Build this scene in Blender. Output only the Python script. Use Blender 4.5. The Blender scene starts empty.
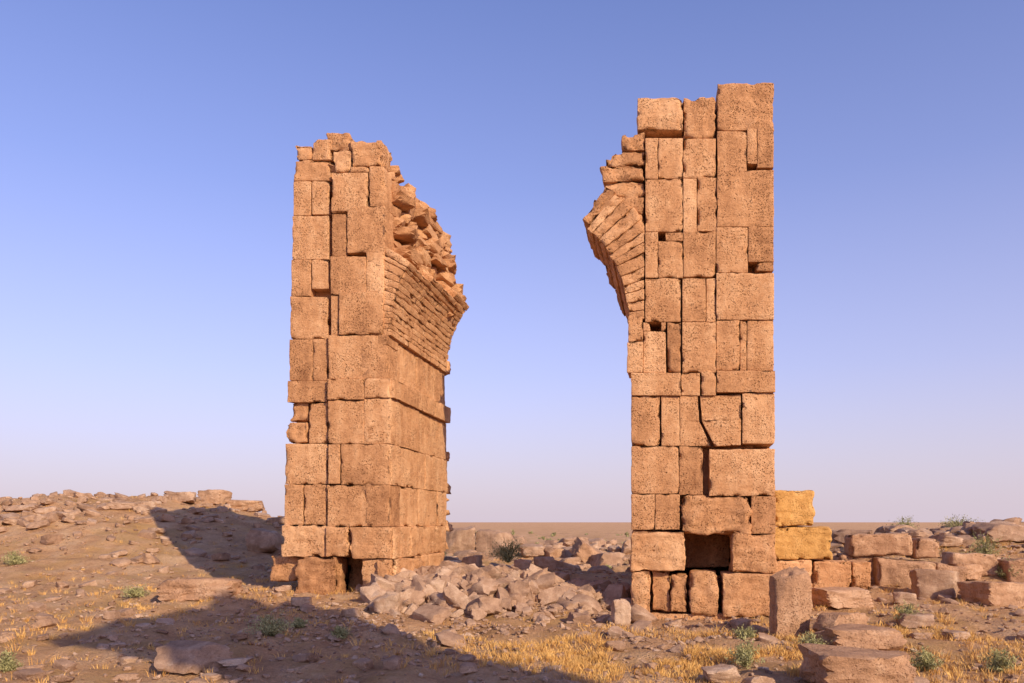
import bpy, bmesh, math, random
import numpy as np
from mathutils import Vector, noise, Matrix, Euler
random.seed(7); rng=np.random.default_rng(7)
sc=bpy.context.scene
F=800.0; HZ=522.0; CH=1.7
# ------------------------------------------------------------------ monument frame
TH=math.atan(0.195)
U=np.array([math.cos(TH),-math.sin(TH),0.0]); V=np.array([math.sin(TH),math.cos(TH),0.0])
P0=np.array([3.23,13.6,0.0]); Z3=np.array([0,0,1.0])
def fr(px,py,c=0.0):
    """survey reading -> (along facade, height) on the facade plane offset c metres back"""
    P=P0+c*V; a=(px-512)/F
    s=(a*P[1]-P[0])/(U[0]-a*U[1]); d=P[1]+s*U[1]
    return s, CH-(py-HZ)*d/F
def n3(x,y,z=0.0): return noise.noise(Vector((x,y,z)))
def sstep(a,b,x):
    t=min(1,max(0,(x-a)/(b-a))); return t*t*(3-2*t)
def gauss(x,y,cx,cy,sx,sy): return math.exp(-0.5*(((x-cx)/sx)**2+((y-cy)/sy)**2))
def H(x,y):
    h=0.0
    h+=0.30*gauss(x,y,-4.5,16.0,3.0,3.0)
    sx=14 if x<-14 else 5.6
    h+=2.50*gauss(x,y,-13.5,28.5,sx,5.4)
    h+=1.45*gauss(x,y,17,25,6.5,5.5)
    h+=0.66*gauss(x,y,12.5,20,3.5,2.6)
    h+=0.35*gauss(x,y,7.5,17.5,2.6,2.2)
    h+=0.36*gauss(x,y,-0.4,15.3,1.8,1.3)
    h+=0.45*gauss(x,y,-0.5,19.5,2.6,1.2)
    h+=0.55*gauss(x,y,1.5,33,7,4)
    far=math.hypot(x,y-15)
    k=1.0-sstep(60,160,far)
    rough=0.35+0.65*sstep(17,24,far)
    h+=k*rough*(0.36*n3(x*0.22,y*0.22,3.1)+0.22*n3(x*0.7,y*0.7,9.2))
    if far<45:
        h+=0.08*n3(x*1.9,y*1.9,1.7)+0.05*n3(x*4.5,y*4.5,5.5)+rough*0.09*abs(n3(x*3.1,y*3.1,8.8))
    return h
def site(px,py):
    a=(px-512)/F; best=None; bg=-1e9; Y=5.0
    while Y<60:
        z=CH-(py-HZ)*Y/F; h=H(a*Y,Y)
        if h>=z: return a*Y,Y,h
        if h-z>bg: bg=h-z; best=(a*Y,Y,h)
        Y+=0.08
    return best
# ------------------------------------------------------------------ materials
def newmat(name):
    m=bpy.data.materials.new(name); m.use_nodes=True; nt=m.node_tree
    b=nt.nodes["Principled BSDF"]; b.inputs["Roughness"].default_value=0.95
    b.inputs["Specular IOR Level"].default_value=0.1
    return m,nt,b
def N(nt,t,**k):
    n=nt.nodes.new(t)
    for a,v in k.items(): setattr(n,a,v)
    return n
def noiseN(nt,vec,scale,detail=6,rough=0.6):
    n=N(nt,"ShaderNodeTexNoise"); n.inputs["Scale"].default_value=scale
    n.inputs["Detail"].default_value=detail; n.inputs["Roughness"].default_value=rough
    nt.links.new(vec,n.inputs["Vector"]); return n.outputs["Fac"]
def math_(nt,op,a,b=None,c=None,clamp=False):
    n=N(nt,"ShaderNodeMath",operation=op); n.use_clamp=clamp
    for i,v in enumerate((a,b,c)):
        if v is None: continue
        if isinstance(v,(int,float)): n.inputs[i].default_value=v
        else: nt.links.new(v,n.inputs[i])
    return n.outputs[0]
def ramp(nt,fac,stops):
    r=N(nt,"ShaderNodeValToRGB"); e=r.color_ramp.elements
    while len(e)<len(stops): e.new(0.5)
    for i,(p,c) in enumerate(stops):
        e[i].position=p; e[i].color=(*c,1)
    nt.links.new(fac,r.inputs[0]); return r.outputs[0]
def mapr(nt,v,a,b,c,d):
    n=N(nt,"ShaderNodeMapRange"); nt.links.new(v,n.inputs[0])
    for i,x in enumerate((a,b,c,d)): n.inputs[i+1].default_value=x
    return n.outputs[0]
def bump(nt,h,b,dist,strength=1.0):
    n=N(nt,"ShaderNodeBump"); n.inputs["Distance"].default_value=dist; n.inputs["Strength"].default_value=strength
    nt.links.new(h,n.inputs["Height"]); nt.links.new(n.outputs[0],b.inputs["Normal"])
def stone_mat(name,dark,mid,light,pits=1.0,bd=0.02,scale=1.0,con=1.3):
    m,nt,b=newmat(name)
    co=N(nt,"ShaderNodeTexCoord").outputs["Object"]
    at=N(nt,"ShaderNodeAttribute",attribute_name="tone").outputs["Fac"]
    # every stone has its own patch of rock: shift the texture by its tone
    cx=N(nt,"ShaderNodeCombineXYZ"); 
    for i,kk in enumerate((37.0,0.0,23.0)): nt.links.new(math_(nt,"MULTIPLY",at,kk),cx.inputs[i])
    ad=N(nt,"ShaderNodeVectorMath",operation="ADD"); nt.links.new(co,ad.inputs[0]); nt.links.new(cx.outputs[0],ad.inputs[1])
    lo=ad.outputs[0]
    big=noiseN(nt,co,1.0*scale,3); med=noiseN(nt,lo,5*scale,7,0.7); fine=noiseN(nt,lo,42*scale,4,0.75)
    mp=N(nt,"ShaderNodeMapping"); mp.inputs["Scale"].default_value=(3,3,0.5); nt.links.new(co,mp.inputs[0])
    streak=noiseN(nt,mp.outputs[0],1.6,4)
    mp2=N(nt,"ShaderNodeMapping"); mp2.inputs["Scale"].default_value=(1.0,1.0,5.0); nt.links.new(lo,mp2.inputs[0])
    bed=noiseN(nt,mp2.outputs[0],2.2,6,0.68)
    f=math_(nt,"MULTIPLY",big,0.36)
    f=math_(nt,"MULTIPLY_ADD",med,0.46,f)
    f=math_(nt,"MULTIPLY_ADD",fine,0.36,f)
    f=math_(nt,"MULTIPLY_ADD",streak,0.36,f)
    f=math_(nt,"MULTIPLY_ADD",bed,0.12,f)
    f=math_(nt,"MULTIPLY_ADD",at,0.18,f)
    f=math_(nt,"SUBTRACT",f,0.92)
    f=math_(nt,"MULTIPLY_ADD",f,con,0.5)
    col=ramp(nt,f,[(0.20,dark),(0.5,mid),(0.78,light)])
    def pitlayer(sc1,th,g0,g1,gsrc):
        vo=N(nt,"ShaderNodeTexVoronoi"); vo.inputs["Scale"].default_value=sc1*scale
        dist=N(nt,"ShaderNodeVectorMath",operation="ADD"); nt.links.new(lo,dist.inputs[0])
        nn=N(nt,"ShaderNodeTexNoise"); nn.inputs["Scale"].default_value=sc1*.9*scale; nn.inputs["Detail"].default_value=2; nt.links.new(lo,nn.inputs["Vector"])
        s_=N(nt,"ShaderNodeVectorMath",operation="SCALE"); s_.inputs["Scale"].default_value=2.2/sc1; nt.links.new(nn.outputs["Color"],s_.inputs[0])
        nt.links.new(s_.outputs[0],dist.inputs[1]); nt.links.new(dist.outputs[0],vo.inputs["Vector"])
        p=mapr(nt,vo.outputs["Distance"],th*.3,th,1.0,0.0)
        return math_(nt,"MULTIPLY",math_(nt,"MULTIPLY",p,mapr(nt,gsrc,g0,g1,0.0,1.0)),pits)
    gate=noiseN(nt,lo,2.3*scale,4,.6)
    pit=math_(nt,"MAXIMUM",pitlayer(31,.40,.38,.60,gate),math_(nt,"MULTIPLY",pitlayer(13,.30,.49,.57,med),.9))
    mx=N(nt,"ShaderNodeMixRGB",blend_type="MULTIPLY"); mx.inputs[2].default_value=(0.50,0.40,0.33,1)
    nt.links.new(pit,mx.inputs[0]); nt.links.new(col,mx.inputs[1]); nt.links.new(mx.outputs[0],b.inputs["Base Color"])
    h=math_(nt,"MULTIPLY",med,1.1); h=math_(nt,"MULTIPLY_ADD",fine,0.45,h)
    h=math_(nt,"MULTIPLY_ADD",bed,0.7,h); h=math_(nt,"MULTIPLY_ADD",pit,-0.8,h)
    bump(nt,h,b,bd)
    return m
M_ASH=stone_mat("weathered_limestone",(0.26,0.115,0.05),(0.56,0.285,0.132),(0.76,0.45,0.235),1,.023)
M_OCH=stone_mat("ochre_limestone",(0.36,0.18,0.05),(0.60,0.335,0.11),(0.74,0.46,0.18),.7,.022)
M_CORE=stone_mat("rubble_core_stone",(0.25,0.11,0.05),(0.50,0.255,0.12),(0.70,0.41,0.205),0.5,0.028)
M_BLK=stone_mat("fallen_block_stone",(0.22,0.12,0.07),(0.45,0.255,0.145),(0.66,0.43,0.27),0.6,0.028)
M_ROCK=stone_mat("fallen_stone",(0.20,0.115,0.075),(0.42,0.26,0.165),(0.64,0.46,0.32),0.4,0.02,1.6)
def ground_mat():
    m,nt,b=newmat("desert_soil")
    co=N(nt,"ShaderNodeTexCoord").outputs["Object"]
    big=noiseN(nt,co,0.18,3); med=noiseN(nt,co,1.5,7,0.68); fine=noiseN(nt,co,20,5,0.72); grit=noiseN(nt,co,95,3,0.7)
    f=math_(nt,"MULTIPLY",big,0.40); f=math_(nt,"MULTIPLY_ADD",med,0.75,f)
    f=math_(nt,"MULTIPLY_ADD",fine,0.42,f); f=math_(nt,"MULTIPLY_ADD",grit,0.32,f); f=math_(nt,"SUBTRACT",f,0.445)
    col=ramp(nt,f,[(0.30,(0.30,0.155,0.075)),(0.5,(0.58,0.325,0.165)),(0.68,(0.76,0.49,0.28))])
    vo=N(nt,"ShaderNodeTexVoronoi"); vo.inputs["Scale"].default_value=30; nt.links.new(co,vo.inputs["Vector"])
    peb=mapr(nt,vo.outputs["Distance"],0.15,0.5,1,0)
    g2=mapr(nt,med,0.45,0.65,0,1); peb=math_(nt,"MULTIPLY",peb,g2)
    mx=N(nt,"ShaderNodeMixRGB"); mx.inputs[2].default_value=(0.50,0.34,0.23,1)
    nt.links.new(math_(nt,"MULTIPLY",peb,0.5),mx.inputs[0]); nt.links.new(col,mx.inputs[1])
    veg=mapr(nt,noiseN(nt,co,0.6,6,0.7),0.48,0.62,0,0.6)
    m2=N(nt,"ShaderNodeMixRGB"); m2.inputs[2].default_value=(0.50,0.29,0.10,1)
    nt.links.new(veg,m2.inputs[0]); nt.links.new(mx.outputs[0],m2.inputs[1]); nt.links.new(m2.outputs[0],b.inputs["Base Color"])
    h=math_(nt,"MULTIPLY",fine,1.0); h=math_(nt,"MULTIPLY_ADD",grit,0.5,h); h=math_(nt,"MULTIPLY_ADD",med,1.6,h); h=math_(nt,"MULTIPLY_ADD",peb,0.5,h)
    bump(nt,h,b,0.055); return m
M_GND=ground_mat()
def leaf_mat(name,c1,c2):
    m,nt,b=newmat(name)
    at=N(nt,"ShaderNodeAttribute",attribute_name="tone").outputs["Fac"]
    nt.links.new(ramp(nt,at,[(0,c1),(1,c2)]),b.inputs["Base Color"])
    b.inputs["Roughness"].default_value=0.8
    return m
M_DRY=leaf_mat("dry_grass_straw",(0.46,0.22,0.06),(0.80,0.50,0.17))
M_GRN=leaf_mat("shrub_leaf",(0.12,0.12,0.05),(0.46,0.42,0.19))
# ------------------------------------------------------------------ mesh buffer
class Buf:
    def __init__(s): s.v=[];s.f=[];s.t=[];s.n=0
    def add(s,v,f,tone):
        s.v.append(np.asarray(v,float)); s.f.append(np.asarray(f,int)+s.n)
        s.t.append(np.full(len(v),tone) if np.isscalar(tone) else np.asarray(tone)); s.n+=len(v)
    def obj(s,name,mat,parent=None,smooth=True,sharp=None,origin=None):
        v=np.concatenate(s.v); t=np.concatenate(s.t)
        if origin is not None: v=v-np.array(origin)
        me=bpy.data.meshes.new(name); me.vertices.add(len(v)); me.vertices.foreach_set("co",v.ravel())
        ls=[];st=[];tt=[];k=0
        for f in s.f:
            n,m=f.shape; ls.append(f.ravel()); st.append(k+np.arange(n)*m); tt.append(np.full(n,m)); k+=n*m
        ls=np.concatenate(ls); st=np.concatenate(st); tt=np.concatenate(tt)
        me.loops.add(len(ls)); me.loops.foreach_set("vertex_index",ls.astype(np.int32))
        me.polygons.add(len(st)); me.polygons.foreach_set("loop_start",st.astype(np.int32)); me.polygons.foreach_set("loop_total",tt.astype(np.int32))
        me.update(calc_edges=True); me.validate()
        a=me.attributes.new("tone","FLOAT","POINT"); a.data.foreach_set("value",t.astype(np.float32))
        me.polygons.foreach_set("use_smooth",np.full(len(me.polygons),smooth))
        if sharp is not None: me.set_sharp_from_angle(angle=math.radians(sharp))
        me.materials.append(mat)
        o=bpy.data.objects.new(name,me); sc.collection.objects.link(o)
        if origin is not None: o.location=origin
        if parent: o.parent=parent
        return o
_top={}
def topo(nx,ny,nz):
    k=(nx,ny,nz)
    if k in _top: return _top[k]
    idx={}; L=[]
    def g(i,j,l):
        q=(i,j,l)
        if q not in idx: idx[q]=len(L); L.append(q)
        return idx[q]
    fs=[]
    for i in range(nx):
        for j in range(ny):
            fs.append((g(i,j,0),g(i,j+1,0),g(i+1,j+1,0),g(i+1,j,0)))
            fs.append((g(i,j,nz),g(i+1,j,nz),g(i+1,j+1,nz),g(i,j+1,nz)))
    for i in range(nx):
        for l in range(nz):
            fs.append((g(i,0,l),g(i+1,0,l),g(i+1,0,l+1),g(i,0,l+1)))
            fs.append((g(i,ny,l),g(i,ny,l+1),g(i+1,ny,l+1),g(i+1,ny,l)))
    for j in range(ny):
        for l in range(nz):
            fs.append((g(0,j,l),g(0,j,l+1),g(0,j+1,l+1),g(0,j+1,l)))
            fs.append((g(nx,j,l),g(nx,j+1,l),g(nx,j+1,l+1),g(nx,j,l+1)))
    _top[k]=(np.array(L),np.array(fs)); return _top[k]
def coords(L,r,step):
    m=max(1,int(round((L-2*r)/step)))
    return np.array([-L/2,-L/2+r*0.45]+list(np.linspace(-L/2+r,L/2-r,m+1))+[L/2-r*0.45,L/2])
def block(buf,quad,c0,c1,frame,rough=1.0,tone=None,r=0.010,gap=0.003,step=0.042,dstep=0.14,chip=None):
    """dressed stone: quad TL,TR,BR,BL in (a,z) of the frame, from depth c0 to c1, worn edges"""
    O,A,C=frame
    if chip is None: chip=random.choice([.2,.4,.7,1.3])*(1+.5*(rough>1.7))
    q=np.array(quad,float); cen=q.mean(0)
    w=(np.linalg.norm(q[1]-q[0])+np.linalg.norm(q[2]-q[3]))/2; h=(np.linalg.norm(q[3]-q[0])+np.linalg.norm(q[2]-q[1]))/2; d=c1-c0
    if rough>1.7: r=max(r,.020)
    r=min(r,0.3*w,0.3*h)
    xs=coords(w,r,step); ys=coords(h,r,step); zs=coords(d,r,dstep)
    L,fs=topo(len(xs)-1,len(ys)-1,len(zs)-1)
    p=np.stack([xs[L[:,0]],ys[L[:,1]],zs[L[:,2]]],1)
    half=np.array([w/2,h/2,d/2]); inner=half-r
    qc=np.clip(p,-inner,inner); dr=p-qc; ln=np.linalg.norm(dr,axis=1,keepdims=True); ln[ln==0]=1
    nrm=dr/ln; p=qc+nrm*r
    s=p[:,0]/w+0.5; t=0.5-p[:,1]/h       # t=0 top
    sh=1-2*gap/np.array([w,h]); 
    s=0.5+(s-0.5)*sh[0]; t=0.5+(t-0.5)*sh[1]
    ab=(q[0]*((1-s)*(1-t))[:,None]+q[1]*(s*(1-t))[:,None]+q[2]*(s*t)[:,None]+q[3]*((1-s)*t)[:,None])
    cc=(c0+c1)/2+p[:,2]
    W=O+ab[:,:1]*A+ab[:,1:]*Z3+cc[:,None]*C
    WN=nrm[:,:1]*A+nrm[:,1:2]*Z3+nrm[:,2:]*C
    near=(np.abs(p)>half-0.045).sum(1)
    off=random.uniform(0,50)
    D=np.empty(len(W))
    for i in range(len(W)):
        x,y,z=W[i]
        a=n3(x*2.6+off,y*2.6,z*2.6)*0.009+n3(x*10,y*10,z*12+off)*0.006
        if rough>1.7: a+=n3(x*3,y*3,z*14+off)*0.008
        if near[i]>=2:
            e=n3(x*5.5,y*5.5+off,z*5.5)
            a-=0.001
            if e>0.13: a-=chip*0.10*(e-0.13)*(1.8 if near[i]==3 else 1.0)
        D[i]=a*rough if a>-0.02 else a*max(1,rough*0.7)
    W=W+WN*D[:,None]
    v0=W[fs[:,0]]; ce=W.mean(0)
    vol=np.einsum('ij,ij->i',v0-ce,np.cross(W[fs[:,1]]-v0,W[fs[:,2]]-v0)).sum()
    if vol<0: fs=fs[:,::-1]
    buf.add(W,fs,random.random() if tone is None else tone)
FRONT=(P0,U,V)
def rect(x0,y0,x1,y1,c=0): return [fr(x0,y0,c),fr(x1,y0,c),fr(x1,y1,c),fr(x0,y1,c)]
def empty(name,loc=(0,0,0)):
    e=bpy.data.objects.new(name,None); e.location=loc; sc.collection.objects.link(e); return e
# ------------------------------------------------------------------ rocks
def ico(sub):
    bm=bmesh.new(); bmesh.ops.create_icosphere(bm,subdivisions=sub,radius=1)
    v=np.array([x.co[:] for x in bm.verts]); f=np.array([[q.index for q in p.verts] for p in bm.faces]); bm.free(); return v,f
ICO={k:ico(k) for k in (1,2,3,4)}
def rockproto(sub,boxy=0.5,nz=0.04):
    v,f=ICO[sub]; d=v/np.linalg.norm(v,axis=1,keepdims=True)
    pl=[];hh=[]
    for ax in range(3):
        for sg in (-1,1):
            n=np.zeros(3); n[ax]=sg; n+=rng.normal(0,0.22*(1-boxy)+0.03,3); n/=np.linalg.norm(n); pl.append(n); hh.append(rng.uniform(0.62,0.8))
    for _ in range(int(9*(1-boxy))+2):
        n=rng.normal(0,1,3); n/=np.linalg.norm(n); pl.append(n); hh.append(rng.uniform(0.72,0.98) if boxy<0.7 else rng.uniform(0.95,1.15))
    pl=np.array(pl); hh=np.array(hh); dt=d@pl.T; dt[dt<1e-3]=1e-3
    r=(hh/dt).min(1); r=np.minimum(r,1.35)
    o=random.uniform(0,90)
    if nz>0: r=r*np.array([1+nz*n3(a*2.2+o,b*2.2,c*2.2)+nz*0.6*n3(a*6+o,b*6,c*6)+nz*.3*n3(a*14+o,b*14,c*14) for a,b,c in d])
    p=d*r[:,None]; p/=np.abs(p).max(0)
    return p,f
PR1=[rockproto(1,random.choice([0.2,0.5]),0.05) for _ in range(12)]
PR2=[rockproto(2,random.choice([0.2,0.4,0.7]),0.06) for _ in range(14)]
PR3=[rockproto(3,random.choice([0.3,0.55,0.8]),0.09) for _ in range(16)]
def rotm(x,y,z): return np.array(Euler((x,y,z)).to_matrix())
def putrock(buf,protos,loc,size,rot,tone):
    p,f=random.choice(protos)
    buf.add((p*(np.array(size)/2))@rotm(*rot).T+np.array(loc),f,tone)

# ================================================================== RIGHT PILLAR
pr=empty("ruined_arch_pillar",(P0[0],P0[1],0))
def child(buf,name,mat,par,sharp=None):
    o=buf.obj(name,mat,None,True,sharp); o.parent=par; o.matrix_parent_inverse=Matrix.Translation(par.location).inverted(); return o
B=Buf()
J=lambda a=0.009: random.uniform(-a,a)
def fb(x0,y0,x1,y1,dc=0.0,rough=1.0,depth=0.55,tone=None,b=None,**k):
    block(b or B,rect(x0,y0,x1,y1),dc+J(),depth+J(0.03),FRONT,rough,tone,**k)
def fq(pts,dc=0.0,rough=1.5,depth=0.6,b=None,**k):
    block(b or B,[fr(*p) for p in pts],dc+J(),depth,FRONT,rough,**k)
R=[ (637,97,683,130,0,2.2),(683,96,716,138,0.02,3.2),(717,83,774,131,-.01,2.0),
 (645,138,658,179),(658,138,683,179),(683,138,716,178),(717,131,747,172),(757,126,774,168),
 (645,179,683,232,0,1.3),(683,178,697,232),(697,177,717,231),(717,170,774,227,-.01,1.2),
 (645,232,658,278),(665,232,683,241,0,1),(658,241,683,278),(683,231,716,277),(716,227,748,273),
 (645,278,681,322,0,1.3),(682,278,706,322),(706,278,716,322,0.02),(716,273,774,320,-.01,1.3),
 (667,322,681,373),(682,322,716,373,-.01),(716,320,740,371),(740,320,747,371,0.02),(747,320,774,371),
 (631,373,681,396,-.05,1.4),(681,373,700,396,-.03,1.6),(701,372,716,396,-.03),(716,371,775,393,-.05,1.2),
 (631,396,660,446),(661,396,680,446),
 (742,393,775,444,-.01),
 (631,446,679,494,-.01,1.2),(679,446,703,495),(709,449,775,496,-.01,1.5),
 (631,494,655,530),(655,494,680,530),(682,496,750,534,-.03,4.2),(751,496,776,534),
 (631,531,685,571,-.04,2.8),(732,534,776,573,-.03,2.8),
 (631,571,650,622,-.03,3.2),(652,571,670,612,.10,3),(722,573,776,617,-.05,3),
]
for t in R: fb(*t[:4],*(t[4:] if len(t)>4 else ()))
fb(748,225,774,262); fb(756,262,774,271); fb(747,126,757,164)
fb(643,331,666,373); fb(643,322,650,331,gap=.001); fb(661,322,666,331,gap=.001)
# cracked course
ck=dict(gap=.0004,chip=.15,r=.004)
fq([(680,396),(697.5,396),(699,421),(680,421)],0,.8,tone=.5,**ck)
fq([(680,421),(699,421),(711,446),(680,446)],0,.8,tone=.5,**ck)
fq([(700,396),(741,394),(741,420),(702,421)],0,.8,tone=.7,**ck)
fq([(702,421),(741,420),(741,445),(715,446)],0,.8,tone=.7,**ck)
# foot stones in the cavity
fb(671,575,687,613,.04,3); fb(690,572,718,617,-.02,3.6); fb(683,530,735,571,1.1,2.5,1.5)
fb(646,580,735,640,.75,2.5,1.2); fb(640,614,735,642,.05,2.5); fb(722,617,776,645,.0,2)
# strips under the arch
fb(627,342,643,373,-.02,1.3); fb(628,316,643,342,-.02,1.3); 
uc,R0,zc=-3.406,2.16,5.2
uL=fr(645,300)[0]
ang=[0]
while ang[-1]<49.5: ang.append(ang[-1]+random.uniform(3.2,5.0))
A_=Buf()
for i in range(len(ang)-1):
    a0,a1=math.radians(ang[i]),math.radians(ang[i+1])
    def ro(a): return min(2.88+ (0.08 if i>8 else 0),(uL-0.01-uc)/math.cos(a))
    ri=R0+(random.uniform(-.015,.02)); 
    if i==len(ang)-2: ri+=0.09
    pt=lambda r,a:(uc+r*math.cos(a),zc+r*math.sin(a))
    q=[pt(ri,a1),pt(ro(a1)+random.uniform(-.06,.04)*(i>7),a1),pt(ro(a0),a0),pt(ri,a0)]
    c=0.0
    for L in (0.62,0.9,1.1,1.25):
        if c>1.2 and ang[i]>38+random.uniform(-4,6): break
        block(A_,q,c+J(.012)-.01,c+L,FRONT,1.5 if i<8 else 2.2,gap=0.003,dstep=0.2 if c else .1,r=.012); c+=L
# broken haunch above the ring
fq([(622,135),(645,130),(645,150),(621,149)],.02,3.4)
fq([(614,151),(645,150),(645,164),(604,167)],.05,3.6)
fq([(600,166),(644,164),(644,181),(603,182)],.02,3.6)
fq([(606,182),(644,181),(644,197),(596,198)],.06,3.6)
fq([(594,198),(622,197),(619,206),(590,217)],.0,3.4)
fq([(612,197),(644,196),(644,215),(626,213)],.03,2.8)
fq([(622,209),(645,212),(645,236),(637,232)],.02,1.5)
child(A_,"arch_voussoirs",M_ASH,pr)
def courses(buf,frame,a0,a1,zs,depth=0.5,lmin=.5,lmax=1.1):
    for i in range(len(zs)-1):
        a=a0
        while a<a1-0.01:
            L=random.uniform(lmin,lmax)
            if a1-(a+L)<0.3: L=a1-a
            block(buf,[(a,zs[i+1]),(a+L,zs[i+1]),(a+L,zs[i]),(a,zs[i])],J(),depth,frame,1.3,step=0.12,dstep=.25); a+=L
uR=fr(775,400)[0]; uRl=fr(631,400)[0]; DP=3.87
zr=[-0.2]+[fr(700,y)[1] for y in (571,532,495,446,396,373,321,278,232,179,138,90)]
courses(B,(P0+U*uR,V,-U),0.57,DP,zr)                     # outer flank
courses(B,(P0+U*uRl,V,U),0.57,DP,zr[:7])                 # inner flank to impost
courses(B,(P0+U*uL,V,U),0.62,DP,zr[6:])
courses(B,(P0+V*DP,U,-V),uRl+.01,uR-.5,zr)
child(B,"ashlar_blocks",M_ASH,pr)
K=Buf()
zcv=fr(700,530)[1]
block(K,[(uRl+.35,zr[6]),(uR-.3,zr[6]),(uR-.3,zcv),(uRl+.35,zcv)],.3,DP-.3,FRONT,3,.3,step=.15,r=.06)
block(K,[(uL+.25,zr[12]-.25),(uR-.3,zr[12]-.25),(uR-.3,zr[6]-.02),(uL+.25,zr[6]-.02)],.3,DP-.3,FRONT,3,.3,step=.15,r=.06)
for _ in range(50):
    s=random.uniform(uL+.1,uR-.2); c=random.uniform(.4,DP-.3)
    w=P0+s*U+c*V; putrock(K,PR3,(w[0],w[1],zr[12]-.12+random.uniform(-.1,.12)),(random.uniform(.3,.6),random.uniform(.25,.45),random.uniform(.15,.35)),(J(.2),J(.2),random.uniform(0,6)),random.random())
child(K,"rubble_core",M_CORE,pr,40)

# ================================================================== LEFT PILLAR
wl=P0+fr(337,590)[0]*U
pl=empty("ruined_arch_pillar.001",(wl[0],wl[1],0))
B=Buf()
RC=0.08
Ls=[ (293,143,310,158,RC,3),(310,137,330,158,RC,3.4),(325,131,348,150,.08,4),(350,139,382,166,0.0,2.8),
 (292,158,329,179,RC,1.8),(332,150,350,172,0.02,3),(350,166,368,172,0,1.8),
 (291,179,309,214,RC),(310,179,328,213,RC),(331,172,368,213,0,1.5),(369,166,384,207,0,1.9),
 (290,214,327,258,RC,1.3),(331,213,346,256,.03),(347,206,385,253,-.01,1.5),
 (289,258,309,295,RC),(310,258,327,288,RC),(330,256,366,295),(366,252,384,292,0,1.4),
 (288,295,326,338,RC,1.3),(330,295,338,335,.03),(339,292,384,335,-.01,1.3),
 (287,338,311,380,RC),(311,338,326,380,RC),(328,335,370,379,0,1.3),(370,345,388,379),(378,335,388,345),
 (286,380,326,402,RC-.03,1.4),(328,379,365,400,-.04,1.3),(365,378,391,398,-.04,1.3),
 (288,402,305,420,RC+.05,3.2),(284,421,305,442,RC,3.2),(307,402,326,443,RC),(328,400,364,444,0,1.3),(364,398,391,444,-.01,1.2),
 (283,443,326,484,RC,1.4),(328,444,340,484),(341,444,390,485,-.01,1.3),
 (282,484,301,525,RC),(302,484,326,525,RC,1.3),(327,485,365,527,0,1.4),(366,485,390,527,-.01,1.3),
 (280,525,326,557,RC-.04,2.4),(326,526,349,557,-.02,2.4),(350,527,392,559,-.05,2),
 (294,557,336,600,.02,3.2),(378,559,392,606,-.08,2.6)]
for t in Ls: fb(*t[:4],*(t[4:] if len(t)>4 else ()))
fb(330,552,385,605,.85,2.6,1.3)
fb(264,556,296,582,.25,3); fb(288,598,345,620,.1,3)
uS=fr(390,450)[0]; uS2=fr(387,300)[0]; uB=fr(288,420)[0]
SIDE=(P0+U*uS,V,-U); SIDE2=(P0+U*uS2,V,-U)
zl=lambda y: fr(390,y)[1]
sr=[(606,559,[0,2.1,3.3],-.12,2.8),(559,527,[0,1.0,2.3,3.6],-.06,2.2),(527,485,[0,1.75,3.1,3.8],-.0,1.5),(485,444,[0,.75,2.2,3.9],0,1.4),
    (444,398,[0,1.75,3.87],0,1.4),(398,378,[0,1.3,2.7,3.95],-.06,1.6)]
for y0,y1,sp,dc,rg in sr:
    for a,b in zip(sp[:-1],sp[1:]):
        block(B,[(a,zl(y1)),(b,zl(y1)),(b,zl(y0)),(a,zl(y0))],dc+J(.02),.55,SIDE,rg,tone=random.uniform(.45,1))
for y0,y1,sp in ((378,335,[0.0,1.75,3.0,3.9]),):
    for a,b in zip(sp[:-1],sp[1:]):
        block(B,[(a,zl(y1)),(b,zl(y1)),(b,zl(y0)),(a,zl(y0))],J(.01),.5,SIDE2,1.4,tone=random.uniform(.5,1))
for k in range(22):
    z=random.uniform(.4,5.6); w=P0+(uS-random.uniform(.1,.4))*U+(DP+random.uniform(0,.16))*V
    putrock(B,PR3,(w[0],w[1],z),(.5,.4,random.uniform(.2,.35)),(0,0,random.uniform(0,3)),random.random())
zL=[0,.35]+[fr(300,y)[1] for y in (557,525,484,443,402,380,338,295,258,214,179,158)]
courses(B,(P0+U*(uB+.05),V,U),0.62,DP,zL); courses(B,(P0+V*DP,U,-V),uB+.05,uS-.5,zL[:-2])
child(B,"ashlar_blocks",M_ASH,pl)
# arch soffit courses: thin voussoirs running into the depth
A_=Buf()
zs0=zl(335)
a=math.degrees(math.asin((zs0-zc-.05)/R0))
row=0
while a<40:
    da=random.uniform(2.0,3.6)
    a0,a1=math.radians(a),math.radians(a+da)
    ri=R0-0.005+random.uniform(-.006,.006)
    ro=lambda t:min(2.75,2.55/math.cos(t))
    pt=lambda r,t:(uc-r*math.cos(t),zc+.05+r*math.sin(t))
    c=0.02
    while c<DP:
        L=random.uniform(.5,1.4)
        if DP-(c+L)<.35: L=DP-c+random.uniform(-.15,.05)
        lim=31+7*min(1,(c+L/2)/3.0)
        if a<lim:
            jr=random.uniform(-.008,.008)
            block(A_,[pt(ro(a1),a1),pt(ri+jr,a1),pt(ri+jr,a0),pt(ro(a0),a0)],c,c+L,FRONT,.9 if a<lim-4 else 1.8,tone=random.uniform(.4,1),gap=0.0015,r=.007,dstep=.09,chip=.5)
        c+=L+.003
    a+=da; row+=1
child(A_,"arch_voussoirs",M_ASH,pl)
K=Buf()
zt=fr(340,172)[1]; zf=fr(350,552)[1]
block(K,[(uB+.35,zt-.25),(uS-.75,zt-.25),(uS-.5,zf),(uB+.35,zf)],.3,DP-.3,FRONT,3,.3,step=.15,r=.06)
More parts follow.
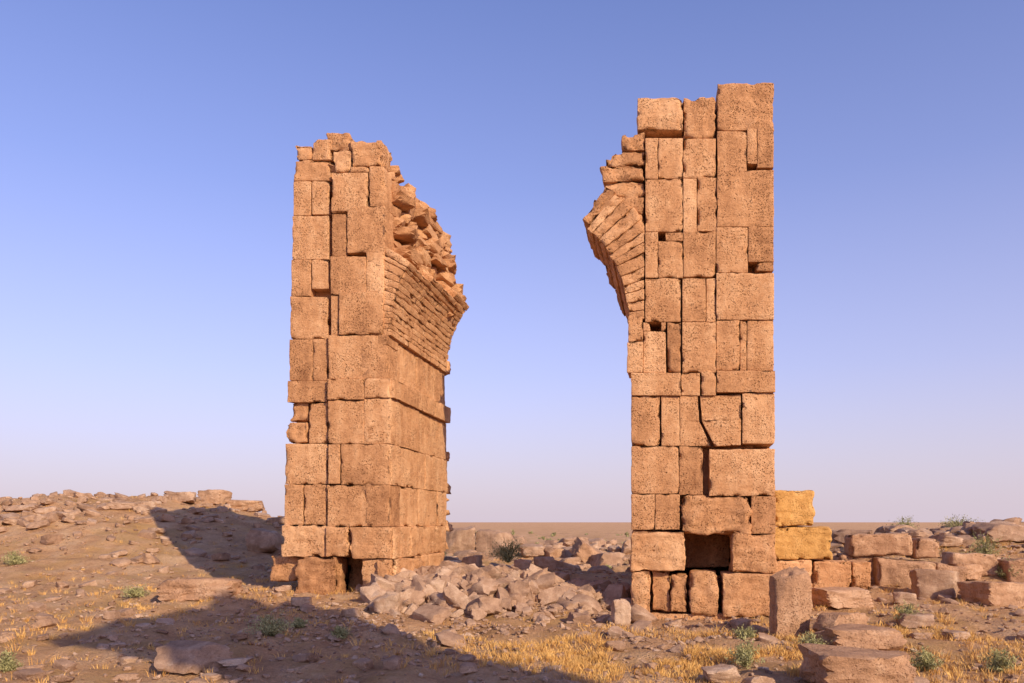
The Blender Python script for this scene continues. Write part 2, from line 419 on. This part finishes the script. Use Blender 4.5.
block(K,[(uS-1.2,5.2),(uS-.3,5.2),(uS-.3,zf),(uS-1.2,zf)],.3,DP-.3,FRONT,3,.3,step=.15,r=.06)
block(K,[(uS-1.2,7.8),(uS-.40,7.8),(uS-.45,5.2),(uS-1.2,5.2)],.5,DP-.1,FRONT,6,.25,step=.12,r=.06)
def toprub(c): return np.interp(c,[.3,.6,1.2,2.3,3.1,3.9],[8.5,8.3,8.1,8.25,8.1,7.7])
z=6.30
while z<8.3:
    th=random.uniform(.16,.28); c=0.45
    over=0.03+0.16*max(0,min(1,(z-6.1)/.8))-0.30*max(0,(z-7.2))
    while c<DP:
        L=random.uniform(.3,.9)
        zz=z+random.uniform(-.05,.05)
        if zz<toprub(c):
            s=uS-.25+over*(0.3+0.32*c)+random.uniform(-.14,.12)
            base=P0+s*U+(c+L/2)*V
            putrock(K,PR3,(base[0],base[1],zz),(random.uniform(.5,.9),L*1.12,th*random.uniform(.95,1.3)),(J(.16),J(.14),-TH+J(.3)),random.uniform(.2,1))
        c+=L*.88
    z+=th*.85
for _ in range(130):
    s=random.uniform(uB+.2,uS-.05); c=random.uniform(.3,DP); base=P0+s*U+c*V
    putrock(K,PR3,(base[0],base[1],toprub(c)+random.uniform(-.2,.15)),(random.uniform(.25,.6),random.uniform(.25,.5),random.uniform(.15,.32)),(J(.3),J(.3),random.uniform(0,6)),random.random())
child(K,"rubble_core",M_CORE,pl,38)

# ================================================================== third pillar, unseen, added to cast the foreground shadow
p3=empty("added_shadow_pillar",(5.4,-1.8,0))
su,sv=0.735,-0.678
sd=su*U+sv*V
ELD=28.0; EL=math.radians(ELD); az=math.atan2(sd[0],sd[1])
O3=np.array([-2.6,10.6,0])+sd*14.6-U*1.0-V*.9; O3[2]=0.0; B=Buf()
p3.location=(O3[0]+1,O3[1]+.7,0)
z3=[-.3]; 
while z3[-1]<9.3: z3.append(z3[-1]+random.choice([.45,.75,.8,.85]))
courses(B,(O3,U,V),0,2.0,z3,.6); courses(B,(O3+V*1.8,U,-V),0,2.0,z3,.6)
courses(B,(O3+U*2.0,V,-U),.61,1.19,z3,.6); courses(B,(O3,V,U),.61,1.19,z3,.6)
for zz,ex in ((6.0,.35),(6.45,.6),(6.9,1.25),(7.35,1.4),(7.8,2.1),(8.25,1.7),(8.7,.8)):   # arch-like stub added to widen this pillar's shadow
    for cc in (0.05,.65,1.22):
        block(B,[(-ex+J(.25),zz+.45),(-.005,zz+.45),(-.005,zz),(-ex+.12+J(.25),zz)],cc,cc+.56,(O3,U,V),2,step=.12)
child(B,"ashlar_blocks",M_ASH,p3)
K=Buf(); block(K,[(.3,z3[-1]-.2),(1.7,z3[-1]-.2),(1.7,-.2),(.3,-.2)],.3,1.5,(O3,U,V),2,.3,step=.3,r=.05)
for _ in range(30):
    w=O3+random.uniform(.2,1.8)*U+random.uniform(.2,1.6)*V
    putrock(K,PR3,(w[0],w[1],z3[-1]+random.uniform(-.1,.4)),(.7,.5,.5),(J(.3),J(.3),random.uniform(0,6)),random.random())
child(K,"rubble_core",M_CORE,p3,40)

# ================================================================== low ruined wall on the right
B=Buf(); cw=2.2
rw=empty("ruined_wall",(P0[0]+2,P0[1]+2,0))
for x0,y0,x1,y1,dc,rg,tn in [(774,490,815,526,0,2.8,.6),(770,527,832,560,-.05,2.8,.25)]:
    block(B,rect(x0,y0,x1,y1,cw),cw+dc,cw+.8,FRONT,rg,tn,chip=2.2,r=.035)
child(B,"ochre_blocks",M_OCH,rw)
B=Buf()
for x0,y0,x1,y1,dc,rg,tn in [(770,560,812,592,-.08,2.6,.8),(813,561,851,592,-.05,2.6,.5),(852,562,872,590,.0,2.6,.4),(774,592,850,615,0,2,.4)]:
    block(B,rect(x0,y0,x1,y1,cw),cw+dc,cw+.8,FRONT,rg,tn,chip=2.2,r=.03)
child(B,"ashlar_blocks",M_ASH,rw)
B=Buf()
cw=3.2
for x0,y0,x1,y1,dc,rg,tn in [(850,534,912,556,0,3.4,.6),(838,556,880,582,.1,3.2,.3),(872,560,930,588,-.3,3.2,.5),(934,564,962,590,-.2,3.6,.4),(918,541,946,560,.2,3.6,.4),
     (960,556,1010,580,.6,3.4,.5),(1012,560,1060,590,.3,3.4,.3)]:
    j=lambda:random.uniform(-4,4)
    q=[fr(x0+j(),y0+j(),cw),fr(x1+j(),y0+j(),cw),fr(x1+j(),y1,cw),fr(x0+j(),y1,cw)]
    block(B,q,cw+dc,cw+.7+max(0,dc),FRONT,rg,tn,chip=2.6,r=.045)
child(B,"tumbled_courses",M_BLK,rw)

# ================================================================== terrain
def axis(lo,hi,step,far,grow=1.22):
    c=list(np.arange(lo,hi+1e-6,step)); s=step; x=hi
    while x<far: s*=grow; x+=s; c.append(x)
    s=step; x=lo
    while x>-far: s*=grow; x-=s; c.insert(0,x)
    return np.array(c)
gx=axis(-24,22,0.13,4000); gy=axis(5,38,0.13,4000)
nx,ny=len(gx),len(gy)
vv=np.empty((ny,nx,3))
for j,y in enumerate(gy):
    for i,x in enumerate(gx): vv[j,i]=(x,y,H(float(x),float(y)))
ii=np.arange(nx*ny).reshape(ny,nx)
ff=np.stack([ii[:-1,:-1],ii[:-1,1:],ii[1:,1:],ii[1:,:-1]],-1).reshape(-1,4)
G=Buf(); G.add(vv.reshape(-1,3),ff,0.5); G.obj("desert_ground",M_GND)

# ================================================================== individual stones
def stone(name,px,py,wp,hp,boxy=.5,tone=.5,tilt=(0,0),yaw=None,dep=.8,sub=4,bury=.12):
    x,y,z=site(px,py); w=wp*y/F; h=hp*y/F*(1+bury)
    p,f=rockproto(sub,boxy,.10)
    b=Buf(); b.add((p*np.array([w/2,w*dep/2,h/2]))@rotm(tilt[0],tilt[1],random.uniform(-.4,.4) if yaw is None else yaw).T,f,tone)
    o=b.obj(name,M_ROCK if boxy<.55 else M_BLK,sharp=42); o.location=(x,y+w*dep*.3,z+h*.5-h*bury)
    return o
FB="fallen_stone_block"; BO="boulder"
L=[(FB,212,499,30,15,.9,.8),(FB,243,511,40,12,.8,.7),(BO,181,502,30,11,.4,.6),(BO,120,511,36,9,.5,.5),(BO,20,513,30,8,.5,.5),(BO,60,520,24,9,.5,.5),
(BO,150,508,22,7,.4,.6),(FB,196,600,92,22,.6,.35),(BO,186,675,84,28,.2,.2),(BO,232,668,34,9,.5,.95),(BO,262,553,34,26,.5,.5),
(BO,494,559,46,30,.3,.3),(BO,459,557,36,34,.5,.3),(BO,534,557,30,14,.5,.5),(BO,556,560,26,14,.6,.4),(BO,515,548,24,12,.5,.3),
(BO,386,613,28,20,.5,.85),(BO,561,592,30,20,.5,.8),(BO,522,578,20,20,.5,.8),(BO,622,626,20,30,.5,.9),(BO,600,602,26,22,.5,.6),(BO,450,585,34,24,.5,.6),(BO,500,590,34,14,.5,.6),
(BO,545,570,24,14,.4,.7),(BO,432,600,26,22,.5,.75),(BO,470,575,24,20,.4,.5),
(FB,849,609,58,19,.8,.9),(FB,842,637,50,24,.65,.4),(FB,866,656,76,28,.65,.35),(FB,870,692,108,38,.65,.3),(BO,722,684,42,16,.3,.75),
(BO,942,600,50,30,.4,.4),(BO,968,582,34,18,.6,.5),(FB,1004,606,56,24,.7,.45),(BO,1010,542,50,20,.5,.4),(BO,985,572,36,16,.6,.5),(BO,950,548,34,14,.4,.5),
(BO,902,536,30,12,.5,.5),(BO,980,535,30,12,.5,.5),(BO,905,605,24,12,.5,.6),(BO,920,628,36,14,.4,.45),(BO,960,640,26,10,.5,.5),(BO,790,600,24,20,.6,.4),
(BO,468,676,20,11,.4,.4),(BO,300,608,24,12,.5,.5),(BO,350,620,20,12,.5,.5)]
for t in L: stone(*t[:5],boxy=t[5],tone=t[6])
stone(FB,794,637,44,72,.66,.35,(0.04,-.05),.1,.7)
stone(FB,592,566,52,17,.8,.4,(.2,.62),.2,.5)
# ------------------------------------------------------------------ rubble pile between the pillars
K=Buf()
for _ in range(820):
    x=random.gauss(-.5,1.5); y=random.gauss(15.1,1.2)
    if x<-2.5 or x>2.3 or y<12.6: continue
    s=random.choice([.09,.12,.16,.2,.26,.34,.42])*random.uniform(.8,1.25)
    putrock(K,PR2 if s<.18 else PR3,(x,y,H(x,y)+s*.18+max(0,.28*gauss(x,y,-.2,15.2,1.2,.8)*random.random())),(s*random.uniform(.9,1.6),s,s*random.uniform(.4,.85)),(J(.7),J(.7),random.uniform(0,6)),random.uniform(.0,.9))
K.obj("rubble_pile",M_ROCK,sharp=35)
K=Buf()
for _ in range(2300):
    r=random.random()
    if r<.30: x=random.gauss(-13,5); y=random.gauss(26,4)
    elif r<.55: x=random.gauss(12,3.5); y=random.gauss(19.5,3)
    elif r<.78: x=random.uniform(-4,4.5); y=random.uniform(17,36)
    else: y=random.uniform(7.5,22); x=random.uniform(-.66,.66)*y
    s=random.choice([.07,.09,.12,.16,.22,.32])*random.uniform(.7,1.3)*(1.35 if y>20 else .75)
    if (7<x and 15<y<24 and random.random()<.28) or (y>26 and abs(x)<6 and random.random()<.3): s*=2.0
    putrock(K,PR2 if s<.18 else PR3,(x,y,H(x,y)+s*.12),(s*random.uniform(.9,1.6),s,s*random.uniform(.4,.75)),(J(.3),J(.3),random.uniform(0,6)),random.uniform(.0,.7))
K.obj("scattered_stones",M_ROCK,sharp=35)
K=Buf()
for _ in range(12000):
    if random.random()<.42: x=random.gauss(-.3,2.6); y=random.gauss(13.6,1.9)
    else: y=7+20*random.random()**1.3; x=random.uniform(-.68,.68)*y
    if n3(x*.6,y*.6,4)<-.15 and random.random()<.7: continue
    s=.02+.07*random.random()**2.5
    putrock(K,PR1,(x,y,H(x,y)+s*.2),(s*1.4,s,s*.7),(J(.5),J(.5),random.uniform(0,6)),random.uniform(.0,.85))
K.obj("gravel",M_ROCK,sharp=30)
# ------------------------------------------------------------------ dry grass
def tuft(b,x,y,z,n,h,spread,tone):
    for _ in range(n):
        a=random.uniform(0,6.28); r=spread*random.random(); bx=x+r*math.cos(a); by=y+r*math.sin(a)
        hh=h*random.uniform(.5,1.1); l=random.uniform(.2,1.2)*hh; w=.003+.002*random.random(); a2=a+random.uniform(-.7,.7)
        dx,dy=math.cos(a2)*l,math.sin(a2)*l; t=random.uniform(0,6.28); wx,wy=math.cos(t)*w,math.sin(t)*w
        v=[(bx-wx,by-wy,z-.01),(bx+wx,by+wy,z-.01),(bx+dx*.4+wx*.8,by+dy*.4+wy*.8,z+hh*.6),(bx+dx*.4-wx*.8,by+dy*.4-wy*.8,z+hh*.6)]
        v2=[v[3],v[2],(bx+dx,by+dy,z+hh)]
        tn=min(1,max(0,tone+random.uniform(-.3,.3)))
        b.add(v,[[0,1,2,3]],tn); b.add(v2,[[0,1,2]],tn)
K=Buf()
for _ in range(6500):
    r=random.random()
    if r<.44: x,y=random.gauss(2.2,1.5),random.gauss(9.8,1.0)
    elif r<.60: x,y=random.gauss(6,1.6),random.gauss(11,1.5)
    elif r<.70: x,y=random.gauss(-6,2.5),random.gauss(14,3)
    elif r<.84: x,y=random.uniform(7,16),random.uniform(13,24)
    else: y=random.uniform(8,34); x=random.uniform(-.66,.66)*y
    if y<7 or (-2.4<x<2.4 and 13.8<y<17): continue
    if n3(x*.9,y*.9,7)<-.08 : continue
    tuft(K,x,y,H(x,y),random.randint(8,18),random.uniform(.03,.12),random.uniform(.04,.16),random.uniform(.2,.9))
K.obj("dry_grass",M_DRY,smooth=False)
def shrubgeo(b,O,w,h,green,n,ls=1.0):
    y=O[1]
    for s in range(max(6,n//28)):
        a=random.uniform(0,6.28); el=random.uniform(.25,1.45); L=random.uniform(.5,1.1)
        tip=np.array([math.cos(a)*math.cos(el)*w*L,math.sin(a)*math.cos(el)*w*L,math.sin(el)*h*L])
        mid=tip*.5+np.array([0,0,h*.08]); q=.0025+.002*y/15
        for p0,p1 in ((np.zeros(3),mid),(mid,tip)):
            b.add([O+p0+[q,0,0],O+p0-[q,0,0],O+p1-[q*.6,0,0],O+p1+[q*.6,0,0]],[[0,1,2,3]],.2)
        tn=random.uniform(.1,1)
        for k in range(26):
            t=random.uniform(.3,1.05); c=(mid+(tip-mid)*(t-.5)*2 if t>.5 else mid*t*2)+rng.normal(0,.06,3)*[w*1.4,w*1.4,h]
            if c[2]<0: c[2]=abs(c[2])
            d=rng.normal(0,1,3); d[2]=abs(d[2])+.3; d/=np.linalg.norm(d); e=np.cross(d,rng.normal(0,1,3)); e/=np.linalg.norm(e)
            l=random.uniform(.008,.02)*(1+y/22)*ls; c=c+O; b.add([c-d*l,c+e*l*.25,c+d*l,c-e*l*.25],[[0,1,2,3]],min(1,max(0,tn*.6+green*.5+random.uniform(-.2,.2))))
def shrub(px,py,wp,hp,green=.5,n=1500,at=None):
    x,y,z=at or site(px,py); w=wp*y/F/2; h=hp*y/F; b=Buf()
    O=np.array([x,y,z-.02]); shrubgeo(b,O,w,h,green,n)
    b.obj("desert_shrub",M_GRN,smooth=False,origin=O)
for t in [(272,636,60,24,.9),(135,597,34,12,.7),(8,672,28,22,.4),(745,668,44,30,.8),(925,672,40,26,.6),(1000,672,46,24,.8),(340,640,24,15,.6),
          (985,560,44,28,.4),(905,531,40,18,.4),(825,527,20,12,.4),(960,530,50,15,.5),(15,565,34,14,.7),(812,655,44,22,.8),(908,622,34,20,.7),(300,627,20,10,.7),(1010,580,34,22,.4),(850,527,24,9,.5),(745,640,30,14,.7)]:
    shrub(*t)
shrub(510,536,60,24,.5,n=2600,at=(-.1,20.4,H(-.1,20.4)+.15))
b=Buf()
for _ in range(170):
    y=random.uniform(24,120); x=random.uniform(-.08,.66)*y if random.random()<.7 else random.uniform(-.66,.66)*y
    if x<-5 and y<45: continue
    w=random.uniform(.25,.7); shrubgeo(b,np.array([x,y,H(x,y)]),w,w*random.uniform(.5,.9),random.uniform(.3,.9),200,1.6)
b.obj("distant_scrub",M_GRN,smooth=False)

# ================================================================== light, sky, camera
D=Vector((sd[0]*math.cos(EL),sd[1]*math.cos(EL),math.sin(EL)))
ld=bpy.data.lights.new("sun","SUN"); ld.energy=5.0; ld.angle=math.radians(.5); ld.color=(1,.82,.58)
lo=bpy.data.objects.new("sun",ld); lo.rotation_euler=D.to_track_quat('Z','Y').to_euler(); lo.location=(20,-20,20); sc.collection.objects.link(lo)
w=bpy.data.worlds.new("World"); sc.world=w; w.use_nodes=True; nt=w.node_tree; bg=nt.nodes["Background"]
sk=nt.nodes.new("ShaderNodeTexSky"); sk.sky_type='NISHITA'; sk.sun_disc=False; sk.sun_elevation=EL; sk.sun_rotation=az
sk.air_density=1.0; sk.dust_density=1.0; sk.ozone_density=2.5
tint=nt.nodes.new("ShaderNodeMixRGB"); tint.blend_type='MULTIPLY'; tint.inputs[0].default_value=1; tint.inputs[2].default_value=(1.25,1.17,1.65,1)
nt.links.new(sk.outputs[0],tint.inputs[1])
# evening dust haze thickening toward the horizon
tc=nt.nodes.new("ShaderNodeTexCoord"); sx=nt.nodes.new("ShaderNodeSeparateXYZ"); nt.links.new(tc.outputs["Generated"],sx.inputs[0])
rp=nt.nodes.new("ShaderNodeValToRGB"); e=rp.color_ramp.elements
for _ in range(3): e.new(.5)
for i,(p,v) in enumerate([(0.0,.92),(0.06,.78),(0.18,.44),(0.38,.16),(0.65,0.0)]): e[i].position=p; e[i].color=(v,v,v,1)
nt.links.new(sx.outputs[2],rp.inputs[0])
hz=nt.nodes.new("ShaderNodeMixRGB"); hz.inputs[2].default_value=(5.4,4.55,5.2,1)
nt.links.new(rp.outputs[0],hz.inputs[0]); nt.links.new(tint.outputs[0],hz.inputs[1]); nt.links.new(hz.outputs[0],bg.inputs[0]); bg.inputs[1].default_value=0.13
cd=bpy.data.cameras.new("camera"); cam=bpy.data.objects.new("camera",cd); sc.collection.objects.link(cam)
cd.sensor_width=36; cd.lens=F/1024*36; cd.shift_y=(HZ-341.5)/1024; cd.clip_end=9000
cam.location=(0,0,CH); cam.rotation_euler=(math.radians(90),0,0); sc.camera=cam
sc.view_settings.view_transform='Standard'; sc.view_settings.look='None'; sc.view_settings.exposure=0
